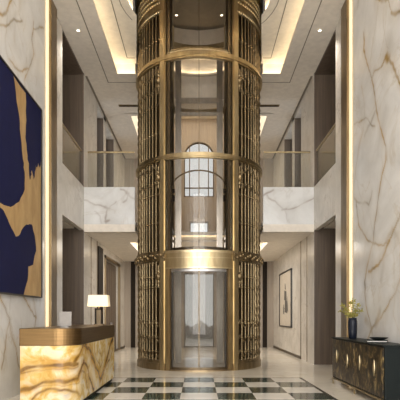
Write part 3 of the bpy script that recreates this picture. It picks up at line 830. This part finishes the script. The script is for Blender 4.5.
# small grey screen seen from behind
mo = thing('desk_screen', 'small grey tablet screen standing on the front of the reception desk', 'screen', (-2.38, 8.55, 1.30))
MB().box(-.07, .07, -.06, .06, 0, .012).tube([(0, .05, .01), (0, .04, .12)], .012).build('stand', M['steel'], mo)
s_ = MB().box(-.105, .105, -.012, .012, .02, .28).build('screen', M['screen'], mo, bevel=.006); s_.rotation_euler = (-.14, 0, .15)

# ================================================================== SIDEBOARD
SX0, SX1, SY0, SY1 = 2.97, 3.44, 7.72, 10.72
sb = thing('sideboard', 'long black sideboard with mottled bronze doors and gold leaf handles', 'sideboard', (3.2, 9.22, 0))
def rel(x, y): return (x-3.2, y-9.22)
x0, y0 = rel(SX0, SY0); x1, y1 = rel(SX1, SY1)
MB().box(x0+.02, x1, y0+.0, y1, .14, 1.0).build('carcass', M['black'], sb, bevel=.008)
MB().box(x0-.01, x1, y0-.015, y1+.015, 1.0, 1.03).build('top', M['black'], sb, bevel=.006)
L4 = (y1-y0-.06)/4
for i in range(4):
    ya = y0+.03+L4*i
    d = MB().box(x0, x0+.02, ya+.004, ya+L4-.004, .17, .985).build('door', M['mottled'], sb, bevel=.004)
    # leaf-shaped cast handle
    yc = ya+L4*.5; prof = [(.004, .48), (.022, .53), (.034, .60), (.030, .67), (.018, .73), (.004, .77)]
    vs = []; fs = []
    for w_, z in prof:
        for k in range(8):
            a = 2*PI*k/8; vs.append((x0-.012+.02*math.cos(a)*min(1, w_*30), yc+w_*1.25*math.sin(a), z+.02*math.sin(i*2.3)))
    for r_ in range(len(prof)-1):
        for k in range(8): fs.append((r_*8+k, r_*8+(k+1) % 8, (r_+1)*8+(k+1) % 8, (r_+1)*8+k))
    MB().add(vs, fs, 0, True).build('handle', M['brass_bright'], d)
MB().box(x0-.004, x1-.01, y0, y1, .115, .142).build('base_rail', M['brass'], sb)
for px in (x0+.015, x1-.03):
    for pyy in (y0+.03, (y0+y1)/2, y1-.03):
        MB().box(px-.012, px+.012, pyy-.012, pyy+.012, 0, .118).build('leg', M['brass'], sb)

VX, VY, VZ = 3.2, 10.0, 1.03
vs_ = MB().lathe([(.070, 0), (.080, .01), (.088, .10), (.093, .25), (.094, .36), (.086, .40), (.080, .405), (.088, .43), (.080, .432), (.070, .40), (.075, .30), (.07, .05)], 28).build('vase', M['vase'], None, (VX, VY, VZ))
tag(vs_, 'dark blue black cylindrical vase standing on the sideboard', 'vase')
br = [(-.30, -.05, .18), (-.20, .10, .32), (-.08, -.08, .40), (.03, .06, .45), (.14, -.06, .36), (.24, .06, .24), (-.13, .05, .22), (.10, .1, .2)]
where = ['leaning farthest left', 'second from the left, tall', 'left of the middle, leaning forward', 'in the middle, tallest', 'right of the middle', 'leaning farthest right', 'low on the left side', 'low on the right side']
for i, (dx, dy, h) in enumerate(br):
    t = thing('leafy_branch', f'yellow green leafy branch in the dark vase, {where[i]}', 'branch', (VX, VY, VZ+.30), 'branches in the vase')
    st = [Vector((dx*.06, dy*.06, -.05)), Vector((dx*.12, dy*.12, .10)), Vector((dx*.5, dy*.5, .10+h*.62)), Vector((dx, dy, .10+h*.95))]
    MB().tube(st, [.006, .005, .004, .002], 5).build('stem', M['stem'], t)
    b = MB()
    for k in range(30):
        u = random.uniform(.38, 1)*2.999; j = int(u); p = st[min(j, 2)].lerp(st[min(j, 2)+1], u-j)
        if p.z < .15: p.z = .15+random.random()*.05
        d = Vector((random.gauss(0, 1), random.gauss(0, 1), random.gauss(.3, .8))).normalized()
        sd_ = d.cross(Vector((random.random(), random.random(), random.random()))).normalized()*.014; Lf = random.uniform(.05, .085)
        up = d.cross(sd_).normalized()*.006
        b.add([p, p+d*Lf*.45+sd_+up, p+d*Lf, p+d*Lf*.45-sd_+up, p+d*Lf*.5], [(0, 1, 4), (1, 2, 4), (2, 3, 4), (3, 0, 4)])
    b.build('foliage', M['leaf'], t)

def book(lab, loc, rz, w, d, h):
    t = thing('book', lab, 'book', loc, 'books on the sideboard'); t.rotation_euler = (0, 0, rz)
    MB().box(-w/2+.008, w/2-.004, -d/2+.006, d/2-.006, .004, h-.004).build('pages', M['page'], t)
    MB().box(-w/2, w/2, -d/2, d/2, 0, .005).box(-w/2, w/2, -d/2, d/2, h-.005, h).box(-w/2, -w/2+.008, -d/2, d/2, .005, h-.005).box(-w/2, w/2, -d/2, d/2, 0, .014).box(-w/2, w/2, -d/2, d/2, h-.016, h).build('cover', M['black'], t)
book('thick dark covered book with pale page edges lying on the sideboard', (3.19, 8.62, 1.03), 2.9, .34, .26, .042)
tr = MB().lathe([(.05, 0), (.09, .006), (.15, .03), (.165, .045), (.158, .045), (.145, .034), (.085, .012), (.0, .010)], 28).build('dish', M['black'], None, (3.22, 8.60, 1.072))
tag(tr, 'shallow black dish resting on the book on the sideboard', 'dish')
